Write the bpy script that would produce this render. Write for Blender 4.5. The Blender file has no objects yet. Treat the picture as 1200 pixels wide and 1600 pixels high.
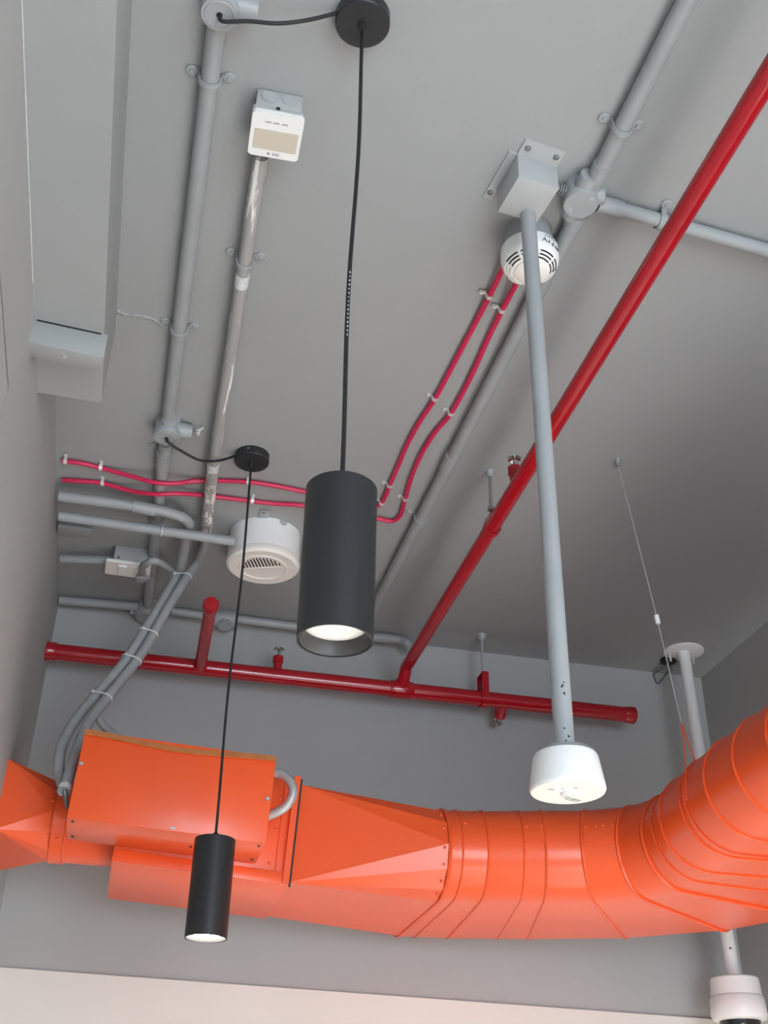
import bpy, bmesh, math, random
from mathutils import Vector, Matrix
random.seed(7)
S = bpy.context.scene
COL = S.collection
PI = math.pi

# ------------------------------------------------------------------ camera
FPX = 1778.876
AX = Vector((0.97347291, 0.13554686, 0.18432998))   # room x axis (along the back wall) seen from the camera
AY = Vector((-0.22810445, 0.51207121, 0.8281011))   # room y axis (depth)
AZ = Vector((0.01785643, -0.84818048, 0.52940629))  # room z axis (up)
CAMZ = 1.5
cam = bpy.data.cameras.new('camera')
cam.sensor_fit = 'VERTICAL'; cam.sensor_height = 36.0; cam.sensor_width = 27.0
cam.lens = FPX / 1600 * 36.0
cam.clip_start = 0.02
camo = bpy.data.objects.new('camera', cam); COL.objects.link(camo)
right = Vector((AX[0], AY[0], AZ[0])); up = -Vector((AX[1], AY[1], AZ[1])); back = -Vector((AX[2], AY[2], AZ[2]))
m = Matrix((right, up, back)).transposed().to_4x4(); m.translation = Vector((0, 0, CAMZ))
camo.matrix_world = m
S.camera = camo

# ------------------------------------------------------------------ room measures (metres)
CEIL = 3.0
XL, XR = -0.272, 1.735
YB, YR = 3.065, -2.0

# ------------------------------------------------------------------ light: sky outside, sun and daylight through an unseen window behind the camera
w = bpy.data.worlds.new('sky'); S.world = w; w.use_nodes = True
bg = w.node_tree.nodes['Background']; bg.inputs[0].default_value = (0.55, 0.72, 1.0, 1); bg.inputs[1].default_value = 1.0
sun = bpy.data.lights.new('sun', 'SUN'); sun.energy = 33.0; sun.angle = 0.02; sun.color = (1.0, 0.985, 0.95)
suno = bpy.data.objects.new('sun', sun); COL.objects.link(suno)
suno.rotation_euler = Vector((0.22, 1.0, -0.49)).to_track_quat('-Z', 'Y').to_euler()
dl = bpy.data.lights.new('window_daylight', 'AREA'); dl.shape = 'RECTANGLE'; dl.size = 1.55; dl.size_y = 1.5
dl.energy = 76.0; dl.color = (0.78, 0.90, 1.0)
dlo = bpy.data.objects.new('window_daylight', dl); COL.objects.link(dlo)
dlo.location = (0.86, YR + 0.03, 1.52)
dlo.rotation_euler = Vector((0, 1, 0)).to_track_quat('-Z', 'Z').to_euler()

vs = S.view_settings
vs.view_transform = 'Standard'; vs.look = 'None'; vs.gamma = 1.0; vs.use_curve_mapping = False; vs.exposure = 0.12
S.cycles.max_bounces = 10; S.cycles.diffuse_bounces = 6

# ------------------------------------------------------------------ measuring helpers: photograph pixel -> point on a real plane of the room
def ray(px, py):
    d = Vector((px - 600, py - 800, FPX))
    return Vector((d.dot(AX), d.dot(AY), d.dot(AZ)))
def K(px, py, drop=0.0):
    r = ray(px, py); k = (CEIL - CAMZ - drop) / r.z
    return Vector((r.x * k, r.y * k, CEIL - drop))
def PY(px, py, y):
    r = ray(px, py); k = y / r.y
    return Vector((r.x * k, y, r.z * k + CAMZ))
def PX(px, py, x):
    r = ray(px, py); k = x / r.x
    return Vector((x, r.y * k, r.z * k + CAMZ))
def PZ(px, py, z):
    r = ray(px, py); k = (z - CAMZ) / r.z
    return Vector((r.x * k, r.y * k, z))

# ------------------------------------------------------------------ materials
def lin(c):
    return tuple(((v / 255) / 12.92 if v / 255 <= 0.04045 else ((v / 255 + 0.055) / 1.055) ** 2.4) for v in c) + (1,)
def mat(name, rgb, rough=0.5, metal=0.0, spec=0.5, var=0.06, vscale=6.0, bump=0.0, bscale=60.0, emit=None, coat=0.0):
    m = bpy.data.materials.new(name); m.use_nodes = True
    nt = m.node_tree; b = nt.nodes['Principled BSDF']
    c = lin(rgb)
    b.inputs['Roughness'].default_value = rough; b.inputs['Metallic'].default_value = metal
    b.inputs['Specular IOR Level'].default_value = spec
    if coat: b.inputs['Coat Weight'].default_value = coat; b.inputs['Coat Roughness'].default_value = 0.12
    tc = nt.nodes.new('ShaderNodeTexCoord')
    n = nt.nodes.new('ShaderNodeTexNoise'); n.inputs['Scale'].default_value = vscale; n.inputs['Detail'].default_value = 4
    nt.links.new(tc.outputs['Object'], n.inputs['Vector'])
    r = nt.nodes.new('ShaderNodeValToRGB')
    r.color_ramp.elements[0].position = 0.3; r.color_ramp.elements[1].position = 0.7
    r.color_ramp.elements[0].color = tuple(v * (1 - var) for v in c[:3]) + (1,)
    r.color_ramp.elements[1].color = tuple(min(1, v * (1 + var)) for v in c[:3]) + (1,)
    nt.links.new(n.outputs['Fac'], r.inputs['Fac']); nt.links.new(r.outputs['Color'], b.inputs['Base Color'])
    if bump:
        n2 = nt.nodes.new('ShaderNodeTexNoise'); n2.inputs['Scale'].default_value = bscale; n2.inputs['Detail'].default_value = 5
        nt.links.new(tc.outputs['Object'], n2.inputs['Vector'])
        bp = nt.nodes.new('ShaderNodeBump'); bp.inputs['Strength'].default_value = bump; bp.inputs['Distance'].default_value = 0.004
        nt.links.new(n2.outputs['Fac'], bp.inputs['Height']); nt.links.new(bp.outputs['Normal'], b.inputs['Normal'])
    if emit:
        b.inputs['Emission Color'].default_value = (1.0, 0.97, 0.93, 1); b.inputs['Emission Strength'].default_value = emit
    return m
def worn(name, rgb, under, lo, hi, scale=(60, 8, 60)):
    """paint worn off in long flakes, showing the lighter pipe underneath"""
    m = mat(name, rgb, 0.5, var=0.04)
    nt = m.node_tree; b = nt.nodes['Principled BSDF']
    tc = nt.nodes.new('ShaderNodeTexCoord'); mp = nt.nodes.new('ShaderNodeMapping'); mp.inputs['Scale'].default_value = scale
    n = nt.nodes.new('ShaderNodeTexNoise'); n.inputs['Scale'].default_value = 1.0; n.inputs['Detail'].default_value = 6; n.inputs['Roughness'].default_value = 0.65
    nt.links.new(tc.outputs['Object'], mp.inputs['Vector']); nt.links.new(mp.outputs['Vector'], n.inputs['Vector'])
    r = nt.nodes.new('ShaderNodeValToRGB'); r.color_ramp.elements[0].position = lo; r.color_ramp.elements[1].position = hi
    nt.links.new(n.outputs['Fac'], r.inputs['Fac'])
    mx = nt.nodes.new('ShaderNodeMixRGB'); mx.inputs[2].default_value = lin(under)
    old = b.inputs['Base Color'].links[0].from_socket
    nt.links.new(r.outputs['Color'], mx.inputs[0]); nt.links.new(old, mx.inputs[1]); nt.links.new(mx.outputs[0], b.inputs['Base Color'])
    return m

M = dict(
    ceiling=mat('grey_ceiling_paint', (155, 157, 157), 0.75, var=0.03, vscale=2.5, bump=0.12, bscale=45),
    wall=mat('grey_wall_paint', (168, 168, 167), 0.7, var=0.03, vscale=2.0, bump=0.10, bscale=40),
    cream=mat('cream_wall_paint', (222, 217, 210), 0.6, var=0.02),
    rear=mat('light_rear_paint', (196, 190, 182), 0.7, var=0.02),
    floor=mat('pale_floor_tile', (217, 217, 214), 0.35, var=0.04),
    conduit=mat('grey_conduit_paint', (153, 156, 158), 0.42, var=0.05, vscale=14, bump=0.05, bscale=90),
    flex=mat('grey_flex_conduit', (154, 156, 158), 0.6, var=0.10, vscale=30),
    flexsil=mat('silver_flex_conduit', (175, 178, 180), 0.4, var=0.12, vscale=40, metal=0.3),
    greymetal=mat('grey_painted_steel', (170, 172, 172), 0.45, var=0.05, vscale=12),
    black=mat('black_matt_metal', (40, 41, 43), 0.40, var=0.05, spec=0.38),
    blackin=mat('black_reflector', (70, 68, 66), 0.45, var=0.03),
    cord=mat('black_cord', (26, 27, 28), 0.5, var=0.05),
    print=mat('white_print', (205, 208, 210), 0.6, var=0.1, vscale=80),
    white=mat('white_plastic', (234, 233, 232), 0.38, var=0.015),
    ivory=mat('ivory_plastic', (232, 227, 220), 0.42, var=0.015),
    dark=mat('dark_slot', (28, 29, 30), 0.6, var=0.02),
    ink=mat('dark_ink', (62, 66, 84), 0.6, var=0.05),
    greyprint=mat('grey_print', (140, 140, 142), 0.6, var=0.05),
    red=mat('red_pipe_enamel', (166, 18, 32), 0.16, var=0.07, vscale=8, bump=0.02, bscale=50, coat=0.3),
    cable=mat('crimson_cable', (204, 36, 82), 0.38, var=0.06, vscale=30),
    chrome=mat('chrome', (205, 205, 205), 0.18, metal=1.0, var=0.02),
    zinc=mat('zinc_steel', (176, 178, 180), 0.35, metal=0.8, var=0.08, vscale=60),
    orange=mat('orange_duct_paint', (236, 88, 38), 0.3, var=0.04, vscale=4, bump=0.04, bscale=14, coat=0.1),
    brown=mat('tan_edge_tape', (190, 116, 66), 0.5, var=0.10, vscale=25),
    lamp=mat('lamp_diffuser_lit', (250, 248, 244), 0.4, var=0.0, emit=40.0),
    lampdim=mat('lamp_diffuser_soft', (248, 244, 238), 0.4, var=0.0, emit=0.12),
    screen=mat('mirror_screen', (226, 220, 208), 0.06, metal=0.92, var=0.02),
    glass=mat('dark_glass_dome', (18, 19, 22), 0.06, var=0.02, coat=0.5),
    clipmetal=mat('bright_clip_metal', (214, 214, 210), 0.3, metal=0.35, var=0.05, vscale=60),
    wire=mat('steel_wire', (190, 190, 188), 0.35, metal=0.6, var=0.05),
    aluminium=mat('grey_aluminium', (120, 122, 124), 0.35, metal=0.5, var=0.04),
    darkmetal=mat('dark_frame_metal', (84, 86, 88), 0.4, var=0.05),
    board=mat('pale_board', (214, 212, 206), 0.4, var=0.03),
    wornpipe=worn('worn_grey_conduit', (160, 158, 156), (232, 230, 226), 0.57, 0.60, (70, 4.5, 70)),
    wornend=worn('flaked_grey_conduit', (156, 152, 148), (226, 224, 220), 0.49, 0.53, (80, 22, 80)),
)

# ------------------------------------------------------------------ mesh helpers
def frame(d):
    d = d.normalized()
    a = Vector((0, 0, 1)) if abs(d.z) < 0.9 else Vector((1, 0, 0))
    u = d.cross(a).normalized(); v = u.cross(d).normalized()
    return u, v
def ring(bm, c, u, v, r, n):
    return [bm.verts.new(c + u * (r * math.cos(2 * PI * i / n)) + v * (r * math.sin(2 * PI * i / n))) for i in range(n)]
def skin(bm, A, B):
    n = len(A)
    for i in range(n): bm.faces.new((A[i], A[(i + 1) % n], B[(i + 1) % n], B[i]))
def tube(bm, pts, r, n=16, caps=True, radii=None):
    pts = [Vector(p) for p in pts]
    t0 = (pts[1] - pts[0]).normalized(); u, v = frame(t0)
    rings = []
    for i, p in enumerate(pts):
        if i == 0: t = t0
        elif i == len(pts) - 1: t = (pts[i] - pts[i - 1]).normalized()
        else: t = ((pts[i + 1] - p).normalized() + (p - pts[i - 1]).normalized()).normalized()
        u = (u - t * u.dot(t)).normalized(); v = t.cross(u)
        rings.append(ring(bm, p, u, v, radii[i] if radii else r, n))
    for a, b in zip(rings, rings[1:]): skin(bm, a, b)
    if caps:
        bm.faces.new(list(reversed(rings[0]))); bm.faces.new(rings[-1])
    return bm
def spline(pts, per=8):
    pts = [Vector(p) for p in pts]; out = []
    P = [pts[0] * 2 - pts[1]] + pts + [pts[-1] * 2 - pts[-2]]
    for i in range(1, len(P) - 2):
        for k in range(per):
            t = k / per; a, b, c, d = P[i - 1], P[i], P[i + 1], P[i + 2]
            out.append(0.5 * ((2 * b) + (c - a) * t + (2 * a - 5 * b + 4 * c - d) * t * t + (3 * b - 3 * c + d - a) * t ** 3))
    out.append(pts[-1]); return out
def resample(pts, step):
    out = [pts[0]]; acc = 0.0
    for a, b in zip(pts, pts[1:]):
        L = (b - a).length; d = step - acc
        while d <= L and L > 0:
            out.append(a.lerp(b, d / L)); d += step
        acc = L - (d - step)
    return out
def fillet(pts, rad, n=7):
    pts = [Vector(p) for p in pts]; out = [pts[0]]
    for a, b, c in zip(pts, pts[1:], pts[2:]):
        r1 = min(rad, (b - a).length * 0.48, (c - b).length * 0.48)
        s = b + (a - b).normalized() * r1; e = b + (c - b).normalized() * r1
        for k in range(n + 1):
            t = k / n; out.append((s * (1 - t) + b * t) * (1 - t) + (b * (1 - t) + e * t) * t)
    out.append(pts[-1]); return out
def lathe(bm, prof, c=(0, 0, 0), d=(0, 0, 1), n=32, caps=True):
    c = Vector(c); d = Vector(d).normalized(); u, v = frame(d)
    rings = [ring(bm, c + d * z, u, v, max(r, 1e-5), n) for r, z in prof]
    for a, b in zip(rings, rings[1:]): skin(bm, a, b)
    if caps:
        bm.faces.new(list(reversed(rings[0]))); bm.faces.new(rings[-1])
    return bm
def box(bm, c, size, rot=None, bevel=0.0):
    g = bmesh.ops.create_cube(bm, size=1.0)
    mm = Matrix.Translation(Vector(c)) @ (rot.to_4x4() if rot else Matrix.Identity(4)) @ Matrix.Diagonal((size[0], size[1], size[2], 1))
    bmesh.ops.transform(bm, matrix=mm, verts=g['verts'])
    if bevel:
        es = list({e for vv in g['verts'] for e in vv.link_edges})
        bmesh.ops.bevel(bm, geom=es, offset=bevel, segments=2, affect='EDGES', profile=0.5)
    return bm
def strip(bm, pts, wdir, width, thick=0.0016):
    """flat bent strap following pts, wide along wdir"""
    pts = [Vector(p) for p in pts]; wdir = Vector(wdir).normalized(); sec = []
    for i, p in enumerate(pts):
        t = (pts[min(i + 1, len(pts) - 1)] - pts[max(i - 1, 0)]).normalized(); nn = t.cross(wdir).normalized()
        a, b = wdir * width / 2, nn * thick / 2
        sec.append([bm.verts.new(p - a - b), bm.verts.new(p + a - b), bm.verts.new(p + a + b), bm.verts.new(p - a + b)])
    for a, b in zip(sec, sec[1:]): skin(bm, a, b)
    bm.faces.new(list(reversed(sec[0]))); bm.faces.new(sec[-1])
    return bm
def torus(bm, c, d, R, r, n=40, k=8):
    c = Vector(c); u, v = frame(Vector(d).normalized()); d = Vector(d).normalized(); rings = []
    for i in range(n):
        a = 2 * PI * i / n; o = u * math.cos(a) + v * math.sin(a)
        rings.append([bm.verts.new(c + o * (R + r * math.cos(2 * PI * j / k)) + d * (r * math.sin(2 * PI * j / k))) for j in range(k)])
    for i in range(n): skin(bm, rings[i], rings[(i + 1) % n])
    return bm
def rrect(bm, c, sx, sy, sz, rad, rot=None, n=5):
    """rounded-corner slab, flat faces along z"""
    rot = rot.to_4x4() if rot else Matrix.Identity(4); pts = []
    for cx, cy, a0 in ((1, 1, 0), (-1, 1, 1), (-1, -1, 2), (1, -1, 3)):
        for i in range(n + 1):
            a = (a0 + i / n) * PI / 2
            pts.append((cx * (sx / 2 - rad) + rad * math.cos(a), cy * (sy / 2 - rad) + rad * math.sin(a)))
    T = Matrix.Translation(Vector(c)) @ rot
    lo = [bm.verts.new(T @ Vector((x, y, -sz / 2))) for x, y in pts]; hi = [bm.verts.new(T @ Vector((x, y, sz / 2))) for x, y in pts]
    skin(bm, lo, hi); bm.faces.new(list(reversed(lo))); bm.faces.new(hi)
    return bm
def nb(): return bmesh.new()
def wpos(o):
    p = Vector((0, 0, 0))
    while o is not None: p += o.location; o = o.parent
    return p
def obj(name, bm, material, parent=None, smooth=35, origin=None):
    """bm is in room coordinates; the object gets its own origin (its parent's, or origin)"""
    base = wpos(parent) if parent else Vector((0, 0, 0))
    loc = Vector((0, 0, 0))
    if origin is not None: loc = Vector(origin) - base
    bmesh.ops.recalc_face_normals(bm, faces=bm.faces[:])
    bmesh.ops.translate(bm, verts=bm.verts[:], vec=-(base + loc))
    me = bpy.data.meshes.new(name); bm.to_mesh(me); bm.free()
    me.materials.append(M[material] if isinstance(material, str) else material)
    if smooth:
        for p in me.polygons: p.use_smooth = True
        me.set_sharp_from_angle(angle=math.radians(smooth))
    o = bpy.data.objects.new(name, me); COL.objects.link(o); o.location = loc
    if parent: o.parent = parent
    return o
def tag(o, label=None, cat=None, group=None, kind=None):
    if label: o['label'] = label
    if cat: o['category'] = cat
    if group: o['group'] = group
    if kind: o['kind'] = kind
    return o
def thing(name, label, cat, loc, group=None):
    o = bpy.data.objects.new(name, None); COL.objects.link(o); o.location = Vector(loc); o.empty_display_size = 0.05
    return tag(o, label, cat, group)
def share(o, parent, loc):
    """another piece that shares mesh data; loc in room coordinates"""
    c = o.copy(); COL.objects.link(c); c.parent = parent; c.location = Vector(loc) - wpos(parent)
    return c
X_, Y_, Z_ = Vector((1, 0, 0)), Vector((0, 1, 0)), Vector((0, 0, 1))

# ================================================================== the setting
def slab(name, lo, hi, material, parent=None):
    lo, hi = Vector(lo), Vector(hi)
    o = obj(name, box(nb(), (lo + hi) / 2, hi - lo), material, parent, smooth=0)
    if not parent: o['kind'] = 'structure'
    return o
T = 0.12
slab('floor', (XL - T, YR - T, -T), (XR + T, YB + T, 0), 'floor')
slab('ceiling', (XL - T, YR - T, CEIL), (XR + T, YB + T, CEIL + T), 'ceiling')
slab('wall_left', (XL - T, YR - T, 0), (XL, YB + T, CEIL), 'wall')
slab('wall_right', (XR, YR - T, 0), (XR + T, YB + T, CEIL), 'wall')
slab('wall_back', (XL, YB, 0), (XR, YB + T, CEIL), 'wall')
# cream lower paint coat of the back wall, its masked top edge runs slightly downhill
zl, zr = PY(0, 1512, YB).z, PY(1113, 1593, YB).z
def zed(x): return zl + (zr - zl) * (x + 0.248) / (1.626 + 0.248)
bm = nb(); q = []
for y in (YB - 0.006, YB):
    q.append([bm.verts.new((XL, y, 0)), bm.verts.new((XR, y, 0)), bm.verts.new((XR, y, zed(XR))), bm.verts.new((XL, y, zed(XL)))])
skin(bm, *q); bm.faces.new(q[0]); bm.faces.new(q[1])
tag(obj('wall_back_lower', bm, 'cream', smooth=0), kind='structure')
# cream panel added on the unseen lower right wall to bounce more light
for nm, x0, x1 in (('wall_right_bounce', XR - 0.006, XR),):
    slab(nm, (x0, YR, 0), (x1, YB - 0.006, 1.985), 'cream')
# unseen rear wall, its window opening raised and narrowed to shape the light
WX0, WX1, WZ0, WZ1 = 0.05, 1.66, 0.75, 2.3
slab('wall_rear_top', (XL, YR - T, WZ1), (XR, YR, CEIL), 'rear')
slab('wall_rear_sill', (XL, YR - T, 0), (XR, YR, WZ0), 'rear')
slab('wall_rear_left', (XL, YR - T, WZ0), (WX0, YR, WZ1), 'rear')
slab('wall_rear_right', (WX1, YR - T, WZ0), (XR, YR, WZ1), 'rear')
bm = nb()
for x in (WX0 + 0.02, (WX0 + WX1) / 2, WX1 - 0.02): box(bm, (x, YR - 0.06, (WZ0 + WZ1) / 2), (0.04, 0.05, WZ1 - WZ0))
for z in (WZ0 + 0.02, WZ1 - 0.02): box(bm, ((WX0 + WX1) / 2, YR - 0.06, z), (WX1 - WX0, 0.05, 0.04))
tag(obj('window_1', bm, 'aluminium', smooth=0), kind='structure')
# boxed beam along the left wall, with its strap cover
BD = 0.184
beam = slab('trim_1', (XL, YR, CEIL - BD), (-0.152, 1.812, CEIL), 'ceiling')
bm = nb(); box(bm, ((XL - 0.152) / 2 - 0.004, 1.628, CEIL - BD - 0.022), (0.138, 0.044, 0.050), Matrix.Rotation(math.radians(5), 3, 'Z') @ Matrix.Rotation(math.radians(4), 3, 'X'), 0.002)
strapc = obj('strap_cover', bm, 'ceiling', beam)
obj('open_joint', box(nb(), ((XL - 0.152) / 2, 1.6055, CEIL - BD - 0.001), (0.110, 0.004, 0.003), Matrix.Rotation(math.radians(5), 3, 'Z')), 'dark', beam)
bm = nb(); lathe(bm, [(0.005, 0), (0.004, 0.003)], (-0.213, 1.630, CEIL - BD - 0.046), (0, 0, -1), 12)
obj('screw', bm, 'greymetal', strapc)
# fine filler seam along the beam where it meets the wall
bm = nb(); tube(bm, [(XL + 0.001, y, CEIL - BD - 0.0005 - 0.0008 * math.sin(y * 31)) for y in [0.2 + 0.045 * i for i in range(30)]], 0.0009, 6)
obj('filler_seam', bm, 'print', beam)

# ================================================================== orange ductwork
RY = Matrix.Rotation(math.radians(3.2), 3, 'Y')      # the unit hangs slightly crooked
RYc = Matrix.Rotation(math.radians(2.7), 3, 'Y')
MBC = Vector((0.178, 2.67, 1.5 + 0.742)); MBS = Vector((0.378, 0.34, 0.232))
fan = thing('fan_box', 'orange sheet-metal fan box in the duct run, behind the control cover', 'fan unit', MBC - Vector((0, 0, 0.12)))
obj('casing', box(nb(), MBC, MBS, RY, 0.002), 'orange', fan)
def loc2(c, R, x, y, z): return Vector(c) + R @ Vector((x, y, z))
# end flanges: thin upright frames
def flange(xl, wdt, grow):
    bm = nb()
    hy, hz = MBS.y / 2 + grow, MBS.z / 2 + grow
    for y in (-hy,): box(bm, loc2(MBC, RY, xl, y, 0.004), (wdt, 0.012, 2 * hz), RY)
    for z in (hz,): box(bm, loc2(MBC, RY, xl, 0, z), (wdt, 2 * hy, 0.012), RY)
    return bm
obj('flange', flange(MBS.x / 2 - 0.006, 0.014, 0.004), 'orange', fan)
bm = nb()
for z in (0.118,):   # dark gasket line between flange and transition
    box(bm, loc2(MBC, RY, MBS.x / 2 + 0.004, 0, z), (0.004, 0.35, 0.004), RY)
box(bm, loc2(MBC, RY, MBS.x / 2 + 0.004, -0.172, 0), (0.004, 0.004, 0.24), RY)
obj('gasket', bm, 'dark', fan, smooth=0)
obj('lip', box(nb(), loc2(MBC, RY, 0, -MBS.y / 2 - 0.003, -MBS.z / 2 + 0.012), (MBS.x, 0.006, 0.026), RY, 0.001), 'orange', fan)
obj('seam_fold', box(nb(), loc2(MBC, RY, MBS.x / 2 - 0.03, -MBS.y / 2 - 0.001, 0), (0.003, 0.004, MBS.z), RY), 'orange', fan)
rivet0 = obj('rivet', lathe(nb(), [(0.0042, 0), (0.0036, 0.0016), (0.0016, 0.0026)], (0, 0, 0), (0, -1, 0), 10), 'orange', fan, origin=None)
rivet0.location = loc2(MBC, RY, MBS.x / 2 - 0.045, -MBS.y / 2, -0.075) - wpos(fan)
rivet0.data.transform(Matrix.Translation(wpos(fan)))
for xx, zz in ((0.150, 0.07), (0.150, 0.0)):
    share(rivet0, fan, loc2(MBC, RY, xx, -MBS.y / 2, zz))

# control cover on the front
CC = Vector((0.090, 2.412, 1.5 + 0.7555)); CS = Vector((0.402, 0.16, 0.184))
ctrl = thing('control_box', 'large orange metal control cover with tan top edge, front of the fan box', 'control box', CC - Vector((0, 0, 0.09)))
obj('housing', box(nb(), CC, CS, RYc, 0.0012), 'orange', ctrl)
bm = nb()   # folded top edge of the cover, bowed a little, with tan tape
pts = [loc2(CC, RYc, -CS.x / 2 + CS.x * t, -CS.y / 2 - 0.002, CS.z / 2 - 0.004 - 0.010 * math.sin(PI * t) ** 2) for t in [i / 16 for i in range(17)]]
strip(bm, pts, (RYc @ Vector((0, 0.35, 1))), 0.013, 0.002)
obj('edge_tape', bm, 'brown', ctrl)
scr = obj('screw', lathe(nb(), [(0.0034, 0), (0.003, 0.002)], (0, 0, 0), (0, -1, -0.6), 10), 'dark', ctrl)
scr.data.transform(Matrix.Translation(wpos(ctrl))); scr.location = loc2(CC, RYc, -CS.x / 2 + 0.012, -CS.y / 2 + 0.02, -CS.z / 2) - wpos(ctrl)
for x, y in ((-CS.x / 2 + 0.012, 0.05), (CS.x / 2 - 0.012, -0.058), (CS.x / 2 - 0.012, 0.05), (0.055, 0.012)):
    share(scr, ctrl, loc2(CC, RYc, x, y, -CS.z / 2))
zs = obj('zinc_screw', lathe(nb(), [(0.0045, 0), (0.004, 0.003)], (0, 0, 0), (0, -1, 0), 10), 'zinc', ctrl)
zs.data.transform(Matrix.Translation(wpos(ctrl))); zs.location = loc2(CC, RYc, -CS.x / 2 + 0.006, -CS.y / 2, 0.02) - wpos(ctrl)
share(zs, ctrl, loc2(CC, RYc, CS.x / 2 - 0.008, -CS.y / 2, 0.0))
obj('label_scrap', box(nb(), loc2(CC, RYc, 0.01, -CS.y / 2 - 0.0008, -CS.z / 2 + 0.006), (0.011, 0.0012, 0.004), RYc), 'print', ctrl)

# rectangular-to-round transitions
def transition(corners, arcs):
    """corners: front-top, back-top, back-bottom, front-bottom; arcs: the four quarter arcs they fan out to, in the same turning order"""
    bm = nb(); Cn = [bm.verts.new(c) for c in corners]; vv = {}
    def V(p):
        k = tuple(round(c, 5) for c in p)
        if k not in vv: vv[k] = bm.verts.new(p)
        return vv[k]
    for q in range(4):
        L = [V(p) for p in arcs[q]]; L2 = [V(p) for p in arcs[(q + 1) % 4]]
        for a, b in zip(L, L[1:]): bm.faces.new((Cn[q], a, b))
        if L[-1] is L2[0]: bm.faces.new((Cn[q], L[-1], Cn[(q + 1) % 4]))
        else: bm.faces.new((Cn[q], L[-1], L2[0], Cn[(q + 1) % 4]))
    return bm
def cyl(p0, p1, R, n=48):
    bm = nb(); p0, p1 = Vector(p0), Vector(p1); u, v = frame(p1 - p0)
    skin(bm, ring(bm, p0, u, v, R, n), ring(bm, p1, u, v, R, n)); return bm
hx, hy, hz = MBS.x / 2 + 0.0005, MBS.y / 2 - 0.004, MBS.z / 2 - 0.006
cr = [loc2(MBC, RY, hx, -hy, hz), loc2(MBC, RY, hx, hy, hz), loc2(MBC, RY, hx, hy, -hz), loc2(MBC, RY, hx, -hy, -hz)]
# flat-oval duct: flat underside, rounded sides; stations = (inner lower edge x, y, heading of the cross section in degrees)
OZ, OR, OW = 1.5 + 0.613, 0.102, 0.375
ST = [(0.705, 2.535, 0), (0.801, 2.518, 5), (0.936, 2.475, 14), (1.042, 2.440, 33), (1.135, 2.378, 53), (1.178, 2.282, 70), (1.180, 2.205, 82), (1.170, 2.130, 90), (1.160, 2.016, 90), (1.152, 1.896, 90), (1.150, 1.78, 90), (1.150, 1.66, 90), (1.150, 1.25, 90)]
def station(t):
    k = min(int(t), len(ST) - 2); f = t - k
    return [a + (b - a) * f for a, b in zip(ST[k], ST[k + 1])]
def oval(t, a, extra=0.0, s=None):
    """point on the duct skin: a = angle on the inner rounded side (90 top, 180 inner side, 270 bottom); or s along the flat underside"""
    x, y, d = station(t); h = Vector((math.sin(math.radians(d)), math.cos(math.radians(d)), 0)); c = Vector((x, y, OZ + OR))
    if s is not None: return c + h * s - Z_ * (OR + extra)
    a = math.radians(a); return c + h * ((OR + extra) * math.cos(a)) + Z_ * ((OR + extra) * math.sin(a))
def profile(t, extra=0.0, n=14):
    x, y, d = station(t); h = Vector((math.sin(math.radians(d)), math.cos(math.radians(d)), 0)); c = Vector((x, y, OZ + OR)); P = []
    for i in range(n + 1):
        a = PI / 2 + PI * i / n; P.append(c + h * ((OR + extra) * math.cos(a)) + Z_ * ((OR + extra) * math.sin(a)))
    for i in range(n + 1):
        a = -PI / 2 + PI * i / n; P.append(c + h * (OW + (OR + extra) * math.cos(a)) + Z_ * ((OR + extra) * math.sin(a)))
    return P
duct = thing('air_duct', 'large rounded orange duct bending towards the viewer, right of the fan box', 'air duct', (1.0, 2.6, OZ))
c0 = Vector((ST[0][0], ST[0][1], OZ + OR)); nq = 3
def quarter(cc, a0, a1): return [cc + Vector((0, OR * math.cos(math.radians(a0 + (a1 - a0) * i / nq)), OR * math.sin(math.radians(a0 + (a1 - a0) * i / nq)))) for i in range(nq + 1)]
c9 = c0 + Vector((0, OW, 0))
obj('transition', transition(cr, [quarter(c0, 180, 90), quarter(c9, 90, 0), quarter(c9, 0, -90), quarter(c0, 270, 180)]), 'orange', duct, smooth=3)
for i in range(len(ST) - 1):
    bm = nb(); A = [bm.verts.new(p) for p in profile(i)]; B = [bm.verts.new(p) for p in profile(i + 1)]; skin(bm, A, B)
    obj('duct_section' if i in (0, 1) or i > 6 else 'elbow_gore', bm, 'orange', duct, smooth=25)
bm = nb(); bm.faces.new([bm.verts.new(p) for p in profile(len(ST) - 1)])
obj('unseen_end', bm, 'orange', duct, smooth=0)  # unseen duct end, cut short so more light reaches the right side
def bead(t, r):
    P = profile(t, 0.0008); n = len(P); bm = nb(); x, y, d = station(t); tdir = Vector((math.cos(math.radians(d)), -math.sin(math.radians(d)), 0)); rings = []
    for i, p in enumerate(P):
        e = (P[(i + 1) % n] - P[i - 1]).normalized(); o = e.cross(tdir).normalized()
        rings.append([bm.verts.new(p + o * (r * math.cos(2 * PI * j / 6)) + tdir * (r * math.sin(2 * PI * j / 6))) for j in range(6)])
    for i in range(n): skin(bm, rings[i], rings[(i + 1) % n])
    return bm
for t, r in ((0.04, 0.0042), (0.36, 0.002), (1, 0.0028), (1.62, 0.0018), (2, 0.0030), (3, 0.0034), (4, 0.0042), (5, 0.0048), (6, 0.0024), (7, 0.0026), (8, 0.0026), (9, 0.0026), (10, 0.0026), (11, 0.0026)):
    obj('seam', bead(t, r), 'orange', duct)
def rivets(o0, parent, spots):
    for s in spots: share(o0, parent, s)
dr = obj('rivet', lathe(nb(), [(0.0032, -0.001), (0.0028, 0.0014), (0.001, 0.0022)], (0, 0, 0), (0, -1, 0.1), 10), 'orange', duct)
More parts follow.
